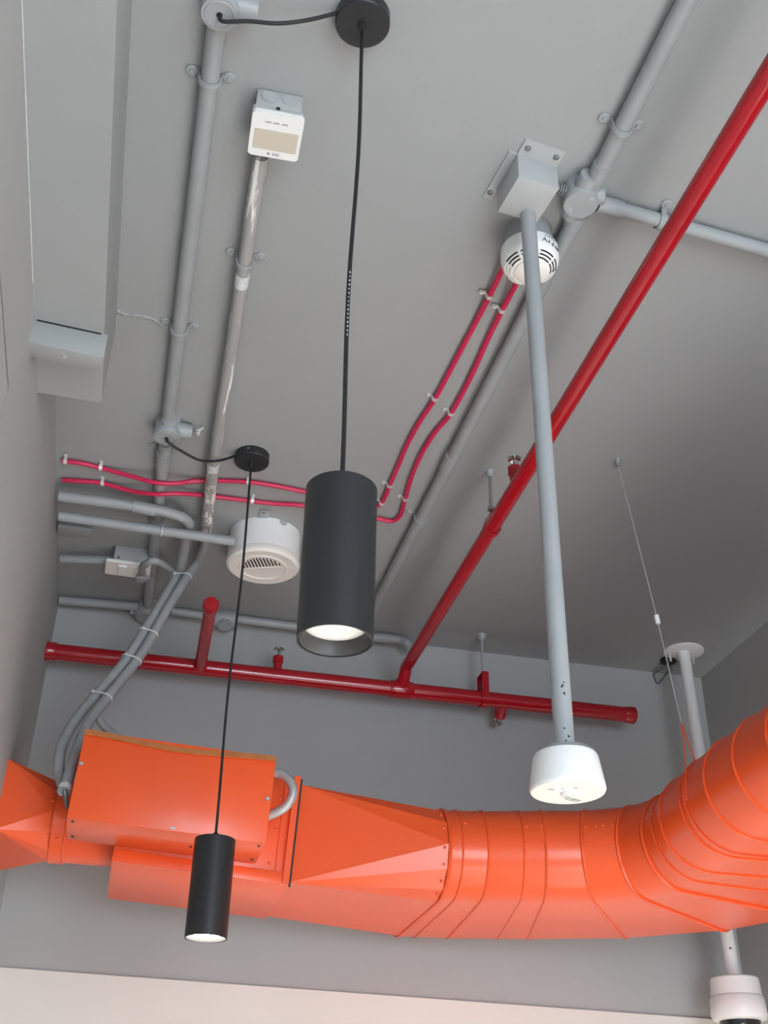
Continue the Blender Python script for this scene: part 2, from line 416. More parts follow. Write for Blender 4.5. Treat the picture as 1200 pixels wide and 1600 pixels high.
dr.data.transform(Matrix.Translation(wpos(duct))); dr.location = oval(0, 160) - wpos(duct) + Vector((-0.010, 0, 0))
rivets(dr, duct, [oval(0, a) + Vector((-0.009, 0, 0)) for a in (112, 135, 185, 205, 228, 250)])
rivets(dr, duct, [oval(0.45, 150), oval(9.35, 0, 0, 0.035)])
rivets(dr, duct, [loc2(MBC, RY, hx + 0.022, -hy - 0.001, z) for z in (0.075, 0.035, -0.005)])
def patch_on(t0, t1, a0, a1):
    bm = nb(); sec = []
    for i in range(7):
        a = a0 + (a1 - a0) * i / 6
        sec.append([bm.verts.new(oval(t0, a, -0.001)), bm.verts.new(oval(t1, a, -0.001)), bm.verts.new(oval(t1, a, 0.0018)), bm.verts.new(oval(t0, a, 0.0018))])
    for a, b in zip(sec, sec[1:]): skin(bm, a, b)
    bm.faces.new(list(reversed(sec[0]))); bm.faces.new(sec[-1]); return bm
obj('patch', patch_on(1.63, 1.99, 150, 178), 'orange', duct)
rivets(dr, duct, [oval(t, 156, 0.0018) for t in (1.68, 1.94)])
obj('patch', patch_on(3.06, 3.94, 152, 178), 'orange', duct)
rivets(dr, duct, [oval(t, 157, 0.0018) for t in (3.14, 3.42, 3.62, 3.88)])
obj('patch', patch_on(5.1, 6.0, 160, 172), 'orange', duct)
rivets(dr, duct, [oval(t, 166, 0.0018) for t in (5.2, 5.55, 6.2)])
# smaller stub and flared piece going into the left wall
LZ, LY, LR = 1.5 + 0.757, 2.665, 0.088
ld = thing('flared_duct', 'orange duct piece flaring out into the left wall, partly behind grey hoses', 'air duct', (-0.15, LY, LZ - LR))
xl0 = MBC.x - MBS.x / 2
obj('stub_pipe', cyl((-0.128, LY, LZ), (xl0 + 0.001, LY, LZ), LR), 'orange', ld)
obj('collar', cyl((-0.156, LY, LZ), (-0.126, LY, LZ), LR + 0.003), 'orange', ld)
obj('seam', torus(nb(), (-0.126, LY, LZ), X_, LR + 0.002, 0.0025, 48, 6), 'orange', ld)
wc = [Vector((XL, 2.575, 2.362)), Vector((XL, 2.85, 2.362)), Vector((XL, 2.86, 2.188)), Vector((XL, 2.560, 2.200))]
def q4(a0, a1): return [Vector((-0.156, LY + LR * math.cos(math.radians(a0 + (a1 - a0) * i / 3)), LZ + LR * math.sin(math.radians(a0 + (a1 - a0) * i / 3)))) for i in range(4)]
obj('flare', transition(wc, [q4(180, 90), q4(90, 0), q4(0, -90), q4(270, 180)]), 'orange', ld, smooth=3)
lr = obj('rivet', lathe(nb(), [(0.004, -0.001), (0.0034, 0.0016), (0.001, 0.0026)], (0, 0, 0), (0, -1, -0.2), 10), 'orange', ld)
def on_left(x, a, R):
    a = math.radians(a); return Vector((x, LY - R * math.cos(a), LZ + R * math.sin(a)))
lr.data.transform(Matrix.Translation(wpos(ld))); lr.location = on_left(-0.141, -38, LR + 0.003) - wpos(ld)
rivets(lr, ld, [on_left(-0.141, 25, LR + 0.003), on_left(-0.162, -34, LR), on_left(-0.162, 14, LR)])

# ================================================================== ceiling conduits
CR = 0.0145
def saddle(parent, p, d, R, material='conduit', ear=0.010, both=True, side=-1):
    """two-eared saddle clamp under the ceiling around a pipe at p"""
    p, d = Vector(p), Vector(d).normalized(); s = d.cross(Z_).normalized(); bm = nb()
    R2 = R + 0.0022; dz = CEIL - p.z
    pts = []
    if both or side > 0: pts.append(p + s * (R2 + 0.002) + Z_ * (dz - 0.002))
    for i in range(13):
        a = PI * i / 12; pts.append(p + s * (R2 * math.cos(a)) - Z_ * (R2 * math.sin(a)))
    if both or side < 0: pts.append(p - s * (R2 + 0.002) + Z_ * (dz - 0.002))
    strip(bm, pts, d, 0.010, 0.0024)
    torus(bm, p, d, R + 0.001, 0.0028, 24, 6)
    for sg in ((1, -1) if both else (side,)):
        c = p + s * sg * (R2 + ear + 0.002); c.z = CEIL
        lathe(bm, [(ear, 0), (ear, 0.003), (ear * 0.8, 0.0045)], c, (0, 0, -1), 16)
        lathe(bm, [(0.0045, 0.004), (0.0035, 0.007)], c, (0, 0, -1), 10)
    return obj('saddle_clamp', bm, material, parent)
def collar_on(parent, p, d, R, L=0.03, material='conduit'):
    d = Vector(d).normalized(); p = Vector(p)
    return obj('coupling', tube(nb(), [p - d * L / 2, p + d * L / 2], R + 0.0025, 20), material, parent)
def conduit(name, label, pts, R, cat='conduit', material='conduit', rad=0.03, group=None, flexy=False):
    pts = [Vector(p) for p in pts]
    t = thing(name, label, cat, pts[0], group)
    P = fillet(pts, rad) if len(pts) > 2 else pts
    obj('pipe', tube(nb(), P, R, 20), material, t)
    return t
XA = -0.028; ZA = CEIL - CR - 0.002
# run A, along the left
a0 = conduit('conduit', 'long grey conduit between the two round boxes at upper left', [(XA, 1.055, ZA), (XA, 2.105, ZA)], CR)
for px, py in ((330, 128), (282, 517)): saddle(a0, (XA, K(px, py, 0.02).y, ZA), Y_, CR)
a1 = conduit('conduit', 'short grey conduit below the round box, passing behind two red cables', [(XA, 2.16, ZA), (XA + 0.008, 2.985, ZA)], CR)
collar_on(a1, (XA, 2.235, ZA), Y_, CR, 0.05); collar_on(a1, (XA + 0.002, 2.50, ZA), Y_, CR, 0.03); collar_on(a1, (XA + 0.006, 2.80, ZA), Y_, CR, 0.035)
saddle(a1, (XA, 2.20, ZA), Y_, CR * 0.95)
# run B, from the thermostat
RB = 0.0125
b_s, b_e = K(408, 244, 0.022), K(333, 728, 0.026)
bt = conduit('conduit', 'grey conduit with scuffed white streaks running from the white display box', [b_s, b_e], RB, material='wornpipe')
dB = (b_e - b_s).normalized(); b_f = K(322, 828, 0.030)
obj('flaked_end', tube(nb(), [b_e, b_f], RB + 0.0012, 20), 'wornend', bt)
pc = b_s.lerp(b_e, (K(383, 410, 0.022).y - b_s.y) / (b_e.y - b_s.y)); saddle(bt, pc, dB, RB)
obj('white_tape', tube(nb(), [pc + dB * 0.028, pc + dB * 0.060], RB + 0.0008, 20), 'print', bt)
obj('paint_chip', tube(nb(), [b_e - dB * 0.012, b_e + dB * 0.012], RB + 0.0016, 20), 'print', bt)
# run C/E, straight along x = 0.62
XC = 0.619; ZC = CEIL - CR - 0.003
jc = K(905, 320, 0.042)
cc = conduit('conduit', 'grey conduit with one saddle clamp, above the round box at upper right', [(XC, -0.2, ZC), (XC, jc.y - 0.02, ZC)], CR)
saddle(cc, (XC, K(957, 197, 0.018).y, ZC), Y_, CR); collar_on(cc, (XC, jc.y - 0.055, ZC), Y_, CR, 0.035)
ee = conduit('conduit', 'long grey conduit running beside the pair of red cables to the pendant lamp', [(XC, jc.y + 0.02, ZC), (XC - 0.012, 2.90, ZC)], CR)
collar_on(ee, (XC, jc.y + 0.055, ZC), Y_, CR, 0.03)
for px, py in ((697, 722), (645, 812)): collar_on(ee, (XC - 0.006, K(px, py, 0.018).y, ZC), Y_, CR, 0.06 if py < 800 else 0.03)
saddle(ee, (XC - 0.006, K(640, 812, 0.018).y - 0.01, ZC), Y_, CR, both=False)
d0, d1 = K(936, 318, 0.016), K(1215, 396, 0.016)
dd = conduit('conduit', 'grey conduit crossing behind the red sprinkler pipe to the right edge', [d0, d0 + (d1 - d0) * ((XR - d0.x) / (d1.x - d0.x))], 0.0125)
dv = (d1 - d0).normalized(); collar_on(dd, d0 + dv * 0.02, dv, 0.0125, 0.045)
saddle(dd, K(1031, 345, 0.016), dv, 0.0125, both=False, side=1)
# short runs from the left wall
f1 = conduit('conduit', 'bent grey conduit from the left wall, just under the two red cables',
             [K(92, 775, 0.046), K(205, 790, 0.046), K(262, 800, 0.046), K(297, 812, 0.046), K(290, 846, 0.046), K(281, 893, 0.056)], 0.0130, rad=0.045)
collar_on(f1, K(225, 794, 0.046), K(230, 795, .046) - K(205, 790, .046), 0.0130, 0.055)
f2 = conduit('conduit', 'straight grey conduit from the left wall to the round speaker', [K(92, 806, 0.074), K(366, 846, 0.074)], 0.0125)
ftie = obj('cable_tie', torus(nb(), K(253, 829, 0.074), K(366, 846, .074) - K(92, 806, .074), 0.0145, 0.0016, 20, 6), 'print', f2)
f3 = conduit('conduit', 'short grey conduit between the left wall and the switch box', [K(95, 873, 0.03), K(178, 876, 0.03)], 0.0115)
f4 = conduit('conduit', 'grey conduit in the ceiling corner, left of the round corner box', [K(93, 938, 0.018), K(216, 948, 0.018)], 0.0125)
f5 = conduit('conduit', 'grey corner conduit seen behind the red stub pipe', [K(268, 955, 0.018), K(345, 965, 0.018)], 0.0115)
f6 = conduit('conduit', 'grey corner conduit behind the large pendant lamp, ending in a drooping elbow',
             [K(362, 966, 0.018), K(600, 997, 0.018), K(628, 1000, 0.020), K(637, 1004, 0.035), K(638, 1013, 0.04)], 0.0125, rad=0.03)
collar_on(f6, K(600, 997, 0.018), X_, 0.0125, 0.05)
tr = thing('cable_trunking', 'short flat grey trunking stub at the left wall, above the switch box', 'trunking', K(118, 825, 0.0))
obj('body', box(nb(), K(117, 828, 0.012), (0.085, 0.028, 0.022), Matrix.Rotation(0.03, 3, 'Z'), 0.002), 'conduit', tr)
obj('cover', box(nb(), K(117, 828, 0.026), (0.085, 0.031, 0.006), Matrix.Rotation(0.03, 3, 'Z'), 0.001), 'conduit', tr)

# round junction boxes
def junction(label, c, R, H, hubs, lidr=1.0, screws=True, hole=False, group=None):
    c = Vector(c)
    t = thing('junction_box', label, 'junction box', (c.x, c.y, CEIL - H))
    bm = nb(); lathe(bm, [(R * 1.02, 0), (R, H * 0.55), (R * 0.98, H * 0.8)], (c.x, c.y, CEIL), (0, 0, -1), 32)
    obj('body', bm, 'conduit', t)
    bm = nb(); lathe(bm, [(R * 1.06 * lidr, H * 0.72), (R * 1.06 * lidr, H * 0.92), (R * 1.0 * lidr, H)], (c.x, c.y, CEIL), (0, 0, -1), 36)
    lid = obj('lid', bm, 'conduit', t)
    if hole:
        obj('lid_ring', torus(nb(), (c.x, c.y, CEIL - H), Z_, R * 0.78, 0.0016, 32, 6), 'conduit', lid)
        obj('cable_hole', lathe(nb(), [(0.0045, 0), (0.0045, 0.0012)], (c.x, c.y, CEIL - H), (0, 0, -1), 14), 'dark', lid)
    if screws:
        for a in (2.3, -0.9):
            obj('screw', lathe(nb(), [(0.0042, 0), (0.003, 0.0016)], (c.x + R * .72 * math.cos(a), c.y + R * .72 * math.sin(a), CEIL - H), (0, 0, -1), 10), 'greymetal', lid)
    for ang, L, r in hubs:
        d = Vector((math.cos(math.radians(ang)), math.sin(math.radians(ang)), 0)); p = Vector((c.x, c.y, CEIL - r - 0.003))
        bm = nb(); tube(bm, [p + d * R * 0.7, p + d * (R + L * 0.75), p + d * (R + L)], r, 18, radii=[r * 1.15, r * 1.05, r])
        obj('hub', bm, 'conduit', t)
    return t
junction('round grey box with a black cord in its lid, top edge of the photo', (XA + 0.003, K(340, 22, 0.045).y, 0), 0.0265, 0.046, ((0, 0.026, 0.0165), (90, 0.012, 0.0165)), screws=False, hole=True)
j2c = K(263, 684, 0.044)
junction('round grey box feeding the small pendant, above the red cables', (XA + 0.002, j2c.y, 0), 0.0285, 0.046, ((0, 0.024, 0.0165), (90, 0.012, 0.016), (-90, 0.012, 0.016)), screws=False, hole=True)
junction('round grey junction box with plain lid beside the metal sensor bracket', (jc.x + 0.003, jc.y, 0), 0.0285, 0.042, ((-90, 0.018, 0.0165), (90, 0.018, 0.0165), (-15, 0.012, 0.0155)))
# corner boxes near the back wall
cb = thing('junction_box', 'grey rounded corner box behind the pair of descending grey hoses', 'junction box', K(237, 955, 0.03))
p = Vector((XA + 0.012, 3.015, CEIL))
obj('body', lathe(nb(), [(0.042, 0), (0.041, 0.034), (0.033, 0.044)], p, (0, 0, -1), 28), 'conduit', cb)
obj('hub', tube(nb(), [p + Vector((-0.052, 0, -0.018)), p + Vector((0.055, 0, -0.018))], 0.0155, 18), 'conduit', cb)
rb = thing('junction_box', 'small grey box in the corner conduit, right of the red stub pipe', 'junction box', K(352, 965, 0.03))
p = K(352, 966, 0.02)
obj('body', lathe(nb(), [(0.024, -0.034), (0.026, -0.030), (0.026, 0.030), (0.024, 0.034)], p, X_, 24), 'conduit', rb)
obj('lid', lathe(nb(), [(0.021, 0.02), (0.021, 0.030)], p, (0, -0.3, -1), 24), 'conduit', rb)

# plaster ridge and small leftover anchor on the ceiling
bm = nb(); rp = [K(x, y, 0.0012) for x, y in ((182, 484), (195, 491), (212, 492), (236, 497), (250, 505), (262, 512))]
tube(bm, spline(rp, 4), 0.003, 8, radii=[0.003 + 0.0015 * math.sin(i * 1.9) for i in range(21)])
tag(obj('plaster_ridge', bm, 'ceiling', origin=rp[0]), 'thin rough plaster ridge on the ceiling between beam and long conduit', 'plaster')
an = thing('wall_anchor', 'tiny pale anchor stub on the ceiling beside the scuffed conduit', 'anchor', K(309, 673, 0))
obj('plug', lathe(nb(), [(0.007, 0), (0.006, 0.004), (0.003, 0.012)], K(309, 673, 0), (0.2, 0, -1), 12), 'print', an)
obj('hook', tube(nb(), spline([K(304, 676, 0.008), K(311, 672, 0.014), K(318, 668, 0.006)], 5), 0.002, 8), 'print', an)

# ================================================================== descending flexible hoses
def corrugated(name, label, pts, R, material='flex', step=0.0028, depth=0.0009, cat='hose', group=None):
    P = resample(spline(pts, 14), step)
    t = thing(name, label, cat, P[-1], group)
    obj('hose', tube(nb(), P, R, 12, radii=[R - (depth if i % 2 else 0) for i in range(len(P))]), material, t, smooth=60)
    return t, P
h1, P1 = corrugated('flexible_hose', 'grey flexible hose curving down to the control cover, left of the tied pair',
    [K(281, 893, 0.056), PY(262, 925, 2.66), PY(226, 985, 2.63), PY(190, 1040, 2.60), PY(135, 1103, 2.56), PY(103, 1150, 2.50), PY(92, 1190, 2.47), PY(96, 1220, 2.46), PY(104, 1238, 2.47)], 0.0125)
h2, P2 = corrugated('flexible_hose', 'grey flexible hose with a frayed open end, right of the tied pair',
    [K(322, 834, 0.030), K(320, 852, 0.034), PY(308, 878, 2.67), PY(290, 905, 2.66), PY(262, 950, 2.64), PY(222, 1020, 2.61), PY(172, 1085, 2.56), PY(138, 1130, 2.50), PY(118, 1180, 2.43), PY(100, 1236, 2.38)], 0.0125)
obj('inner_cable', tube(nb(), spline([PY(101, 1234, 2.38), PY(103, 1250, 2.39), PY(106, 1262, 2.41)], 5), 0.005, 10), 'aluminium', h2)
obj('frayed_end', tube(nb(), [P2[-1] - (P2[-1] - P2[-4]).normalized() * 0.010, P2[-1] + (P2[-1] - P2[-4]).normalized() * 0.004], 0.0142, 14, caps=False), 'print', h2)
corrugated('flexible_hose', 'thin grey hose dropping behind the top edge of the control cover',
    [PY(150, 1113, 2.585), PY(160, 1132, 2.60), PY(176, 1146, 2.62), PY(200, 1160, 2.64)], 0.0095)
corrugated('flexible_hose', 'short silver flexible hose looping beside the control cover', [PY(424, 1208, 2.44), PY(440, 1209, 2.43), PY(455, 1224, 2.42), PY(457, 1243, 2.42), PY(443, 1263, 2.43), PY(412, 1278, 2.45)], 0.0105, 'flexsil')
corrugated('flexible_hose', 'small grey hose arching out of the switch plate towards the tied pair',
    [K(222, 896, 0.060), K(224, 884, 0.085), K(240, 876, 0.09), K(258, 884, 0.075), K(271, 894, 0.055)], 0.0095)
def zip_tie(label, i1):
    p = P1[i1]; j = min(range(len(P2)), key=lambda k: (P2[k] - p).length); q = P2[j]
    d = (P1[min(i1 + 2, len(P1) - 1)] - P1[i1 - 2]).normalized(); s = (q - p); s -= d * s.dot(d); L = s.length; s.normalize(); nrm = d.cross(s)
    R = 0.0138; c = p; pts = []
    for k in range(13):
        a = PI / 2 + PI * k / 12; pts.append(p + s * (R * math.cos(a)) + nrm * (R * math.sin(a)))
    for k in range(13):
        a = -PI / 2 + PI * k / 12; pts.append(p + s * (L + R * math.cos(a)) + nrm * (R * math.sin(a)))
    pts.append(pts[0])
    t = thing('cable_tie', label, 'cable tie', p)
    obj('band', strip(nb(), pts, d, 0.0045, 0.0014), 'print', t)
    bm = nb(); box(bm, p - nrm * (-R) if nrm.y < 0 else p - nrm * R, (0.006, 0.006, 0.006)); obj('buckle', bm, 'print', t)
n1 = len(P1)
for frac, lab in ((0.035, 'white cable tie around both hoses just under the switch plate hose'), (0.30, 'white cable tie around both hoses above the red main pipe'),
                  (0.42, 'white cable tie around both hoses below the red main pipe'), (0.60, 'white cable tie around both hoses nearest the control cover')):
    zip_tie(lab, int(n1 * frac))

# ================================================================== switch box
sc0 = K(200, 889, 0.052); RZs = Matrix.Rotation(math.radians(1.5), 3, 'Z')
sw = thing('switch_box', 'ivory switch plate on a grey box under the ceiling, small hose plugged in', 'switch', (sc0.x, sc0.y, CEIL))
obj('back_box', box(nb(), (sc0.x + 0.008, sc0.y + 0.004, CEIL - 0.024), (0.098, 0.062, 0.048), RZs, 0.003), 'greymetal', sw)
pl = obj('face_plate', rrect(nb(), (sc0.x, sc0.y, CEIL - 0.052), 0.116, 0.070, 0.009, 0.004, RZs), 'ivory', sw)
obj('rocker', rrect(nb(), (sc0.x - 0.014, sc0.y - 0.002, CEIL - 0.058), 0.022, 0.044, 0.006, 0.002, RZs), 'white', pl)
obj('cover_panel', rrect(nb(), (sc0.x + 0.030, sc0.y, CEIL - 0.0572), 0.046, 0.050, 0.002, 0.003, RZs), 'ivory', pl)
obj('hose_socket', lathe(nb(), [(0.016, 0), (0.016, 0.012), (0.012, 0.016)], K(222, 899, 0.056), (0, 0, -1), 20), 'conduit', pl)
obj('knockout', lathe(nb(), [(0.003, 0), (0.003, 0.001)], (sc0.x - 0.028, sc0.y + 0.004 - 0.031, CEIL - 0.036), (0, -1, 0), 10), 'dark', sw)

# ================================================================== thermostat / display box
tc_ = Vector((0.083, 1.222, CEIL)); RZt = Matrix.Rotation(math.radians(-1.5), 3, 'Z')
th = thing('display_box', 'white box with a mirror-like display on a grey back box, upper left', 'thermostat', tc_)
bb = obj('back_box', box(nb(), tc_ + Vector((0, -0.003, -0.018)), (0.072, 0.082, 0.036), RZt, 0.002), 'greymetal', th)
for dx in (-0.017, 0.015):
    obj('knockout', lathe(nb(), [(0.0125, 0), (0.012, 0.0012)], tc_ + Vector((dx, -0.0445, -0.016)), (0, -1, 0), 24), 'greymetal', bb)
obj('rear_shell', rrect(nb(), tc_ + Vector((0, 0, -0.0385)), 0.080, 0.086, 0.007, 0.006, RZt), 'greymetal', th)
cv = obj('cover', rrect(nb(), tc_ + Vector((0.0015, 0.002, -0.0455)), 0.081, 0.086, 0.008, 0.007, RZt), 'white', th)
obj('display', rrect(nb(), tc_ + Vector((0.0025, 0.010, -0.0495)), 0.069, 0.039, 0.0012, 0.0008, RZt), 'screen', cv)
bm = nb()
for i, x in enumerate((-0.017, -0.004, 0.009)):
    for k in range(4): box(bm, tc_ + RZt @ Vector((x + k * 0.0024, -0.024, -0.0497)), (0.0018, 0.0022 + 0.0008 * ((k + i) % 2), 0.0004))
box(bm, tc_ + RZt @ Vector((-0.006, 0.0375, -0.0497)), (0.004, 0.004, 0.0004))
for k in range(5):
    box(bm, tc_ + RZt @ Vector((0.001 + k * 0.0023, 0.0362, -0.0497)), (0.0018, 0.0014, 0.0004)); box(bm, tc_ + RZt @ Vector((0.001 + k * 0.0023, 0.0390, -0.0497)), (0.0018, 0.0014, 0.0004))
obj('printing', bm, 'greyprint', cv, smooth=0)['kind'] = 'stuff'
obj('catch', box(nb(), tc_ + Vector((-0.002, -0.042, -0.0385)), (0.006, 0.004, 0.006)), 'dark', th)

# ================================================================== speaker
sp = Vector((0.252, 2.536, CEIL)); SR, SH = 0.0930, 0.096
spk = thing('ceiling_speaker', 'round white surface speaker with slotted grille, half hidden by the large pendant', 'speaker', sp)
obj('housing', lathe(nb(), [(SR * 0.975, 0), (SR * 0.985, SH * 0.80)], sp, (0, 0, -1), 56), 'white', spk)
rim = obj('rim', lathe(nb(), [(SR * 0.985, SH * 0.78), (SR * 1.01, SH * 0.86), (SR * 0.99, SH * 0.95), (SR * 0.92, SH), (SR * 0.80, SH * 0.99), (SR * 0.62, SH * 0.985)], sp, (0, 0, -1), 56), 'ivory', spk)
obj('ring', torus(nb(), sp + Vector((0, 0, -SH * 0.99)), Z_, SR * 0.64, 0.0022, 48, 8), 'ivory', rim)
ca = math.radians(22)
for k in range(12):
    x = -0.046 + k * 0.0084; half = math.sqrt(max(0.0003, 0.050 ** 2 - x * x))
    c = Vector((x, -0.004 - half * 0.5 + 0.0, 0)); L = max(0.004, half - 0.006)
    R2 = Matrix.Rotation(-ca, 3, 'Z'); cpt = sp + R2 @ Vector((x, -0.004 - L / 2, 0)) + Vector((0, 0, -SH * 0.987))
    if k == 0: sl = obj('slot', box(nb(), cpt, (0.0036, L, 0.0014), R2), 'dark', rim, smooth=0)
    else: obj('slot', box(nb(), cpt, (0.0036, L, 0.0014), R2), 'dark', rim, smooth=0)
obj('divider', box(nb(), sp + Matrix.Rotation(-ca, 3, 'Z') @ Vector((0, 0.002, 0)) + Vector((0, 0, -SH * 0.992)), (0.094, 0.006, 0.002), Matrix.Rotation(-ca, 3, 'Z')), 'ivory', rim)
tb = K(413, 800, 0.0)
obj('bracket', rrect(nb(), Vector((tb.x, tb.y + 0.012, CEIL - 0.002)), 0.022, 0.05, 0.003, 0.003), 'zinc', spk)
obj('bracket_screw', lathe(nb(), [(0.005, 0), (0.004, 0.004)], (tb.x, tb.y - 0.001, CEIL - 0.003), (0, 0, -1), 10), 'zinc', spk)
a_ = math.radians(-68)
obj('notch', lathe(nb(), [(0.011, 0), (0.011, 0.0012)], sp + Vector((SR * 0.975 * math.cos(a_), SR * 0.975 * math.sin(a_), -0.003)), (math.cos(a_), math.sin(a_), 0), 20), 'greymetal', spk)

# ================================================================== crimson alarm cables with clips
def clip(parent, p, d, side=1):
    p, d = Vector(p), Vector(d); d.z = 0; d.normalize(); s = d.cross(Z_).normalized() * side; R = 0.0066; bm = nb()
    pts = [p + s * (R * math.cos(a)) - Z_ * (R * math.sin(a)) for a in [PI * i / 8 for i in range(9)]]
    zc = min(CEIL - 0.001, p.z + 0.006)
    e = p + s * (R + 0.002); e.z = zc; e2 = p + s * (R + 0.014); e2.z = zc
    strip(bm, list(reversed(pts)) + [e, e2], d, 0.008, 0.0018)
    lathe(bm, [(0.0042, 0), (0.0034, 0.003)], p + s * (R + 0.009) + Z_ * (zc - p.z - 0.001), (0, 0, -1), 10)
    return obj('clip', bm, 'clipmetal', parent)
CB = 0.0055
c1 = [K(x, y, d) for x, y, d in ((97, 720, .008), (128, 724, .008), (157, 731, .008), (205, 744, .022), (243, 754, .037), (275, 755, .030), (300, 752, .016), (332, 751, .009), (388, 753, .008), (430, 759, .008),
      (475, 768, .008), (540, 782, .008), (575, 791, .008), (593, 789, .008), (602, 775, .008), (609, 758, .008), (622, 728, .008), (636, 695, .008), (655, 660, .008), (680, 622, .008), (716, 555, .008), (745, 500, .008), (765, 462, .012), (783, 425, .02), (792, 408, .03))]
c2 = [K(x, y, d) for x, y, d in ((97, 750, .008), (130, 752, .008), (160, 755, .008), (205, 767, .022), (243, 772, .037), (275, 771, .028), (310, 773, .014), (345, 777, .009), (394, 783, .008), (430, 787, .008),
      (475, 790, .008), (540, 801, .008), (590, 810, .008), (612, 814, .008), (625, 806, .008), (632, 784, .008), (642, 748, .008), (658, 710, .008), (680, 675, .008), (705, 645, .008), (735, 590, .008), (762, 530, .008), (785, 484, .012), (804, 448, .022), (812, 430, .03))]
for nm, pts, lab, cl in (('alarm_cable', c1, 'crimson cable from left wall to smoke detector, upper and left one of the pair', ((157, 731, 1), (100, 718, 1), (386, 752, 1), (596, 785, 1), (610, 757, 1), (680, 622, 1), (765, 462, 1))),
                         ('alarm_cable', c2, 'crimson cable from left wall to smoke detector, lower and right one of the pair', ((160, 755, 1), (392, 783, 1), (633, 781, 1), (705, 645, 1), (785, 484, 1)))):
    t = thing(nm, lab, 'cable', pts[0])
    SP = spline(pts, 6); obj('sheath', tube(nb(), SP, CB, 12), 'cable', t)
    for x, y, sd in cl:
        p = K(x, y, 0.008); j = min(range(1, len(SP) - 1), key=lambda k: (SP[k] - p).length)
        clip(t, SP[j], SP[j + 1] - SP[j - 1], sd)
    if pts is c1: obj('joint_sleeve', tube(nb(), SP[6 * 6 - 2:6 * 6 + 3], CB + 0.0007, 12), 'cable', t)

# ================================================================== smoke detector
dc = K(825, 363, 0.0); dc.z = CEIL; DS = 1.07
sd = thing('smoke_detector', 'white smoke detector with dark vents and handwriting, behind the grey pole', 'smoke detector', dc)
obj('mount', lathe(nb(), [(0.043, 0), (0.042, 0.030), (0.039, 0.047)], dc, (0, 0, -1), 40), 'conduit', sd)
body = obj('body', lathe(nb(), [(r * DS, z * DS) for r, z in ((0.040, 0.040), (0.047, 0.044), (0.0475, 0.062), (0.046, 0.072), (0.0405, 0.080), (0.031, 0.087), (0.025, 0.088))], dc, (0, 0, -1), 56), 'white', sd)
obj('dome', lathe(nb(), [(r * DS, z * DS) for r, z in ((0.0265, 0.084), (0.0262, 0.0895), (0.022, 0.0925), (0.002, 0.0930))], dc, (0, 0, -1), 44), 'ivory', body)
for rr, zz, w_ in ((0.0325 * DS, 0.0866 * DS, 0.0018), (0.0372 * DS, 0.0832 * DS, 0.0018), (0.0412 * DS, 0.0792 * DS, 0.0022)):
    for k in range(8):
        bm = nb(); a0 = 2 * PI * k / 8 + 0.07; pts = []
        for i in range(6):
            a = a0 + (2 * PI / 8 - 0.14) * i / 5; pts.append(dc + Vector((rr * math.cos(a), rr * math.sin(a), -zz)))
        strip(bm, pts, (0, 0, 1) if False else Vector((0, 0, 1)), 0.002, w_)
        obj('vent', bm, 'dark' if k >= 4 else 'board', body, smooth=0)
def scrawl(seq, ang0, z0, sc):
    bm = nb()
    for st in seq:
        P = []
        for u, v in st:
            a = ang0 + u * sc / 0.0478 / DS; P.append(dc + Vector((0.0478 * DS * math.cos(a), 0.0478 * DS * math.sin(a), -(z0 * DS - v * sc))))
        tube(bm, P, 0.0009, 5)
    return bm
strokes = [[(0, 0), (1, 2.2), (2, 0)], [(0.4, .9), (1.6, .9)], [(2.6, .2), (2.7, .5)], [(3.4, 0), (3.6, 2)], [(4.6, .2), (4.7, .4)], [(5.4, -.6), (5.6, 1.4), (6.4, 1.2), (5.6, .4)], [(7, .3), (7.6, 1), (8.2, .4), (7.2, .6), (8.4, 0)], [(8.8, 1), (9.2, 0), (9.6, 1), (10, 0), (10.4, 1)]]
obj('handwriting', scrawl(strokes, math.radians(-84), 0.064, 0.0040), 'ink', body)
obj('batch_print', scrawl([[(k * 1.3, 0), (k * 1.3 + .7, .1), (k * 1.3 + .8, .9)] for k in range(8)], math.radians(-78), 0.050, 0.0026), 'greyprint', body)

# ================================================================== sensor on a pole, with its bracket box
bx0, by0 = 0.511, 1.246
sen = thing('pole_sensor', 'white round sensor at the end of a long grey ceiling pole', 'sensor', (bx0, by0, CEIL))
Rb = Matrix.Rotation(math.radians(7), 3, 'Z'); BH = 0.056
br = obj('bracket_box', box(nb(), (bx0, by0, CEIL - BH / 2), (0.073, 0.082, BH), Rb, 0.001), 'greymetal', sen)
bm = nb(); box(bm, Vector((bx0, by0, CEIL - 0.0015)) + Rb @ Vector((0, -0.056, 0)), (0.073, 0.032, 0.003), Rb); obj('flange', bm, 'greymetal', br, smooth=0)
bm = nb(); box(bm, Vector((bx0, by0, CEIL - 0.0015)) + Rb @ Vector((-0.043, 0.012, 0)), (0.016, 0.105, 0.003), Rb); obj('flange', bm, 'greymetal', br, smooth=0)
for x, y in ((-0.026, -0.058), (0.026, -0.058), (-0.044, 0.05)):
    obj('screw', lathe(nb(), [(0.0052, 0), (0.005, 0.0018), (0.003, 0.0026)], Vector((bx0, by0, CEIL - 0.003)) + Rb @ Vector((x, y, 0)), (0, 0, -1), 12), 'aluminium', br)
px_, py_ = 0.522, 1.277
zb = CEIL - 1.003
obj('pole', tube(nb(), [(px_, py_, CEIL - BH + 0.002), (px_, py_, zb)], 0.0128, 28), 'conduit', sen)
bm = nb()
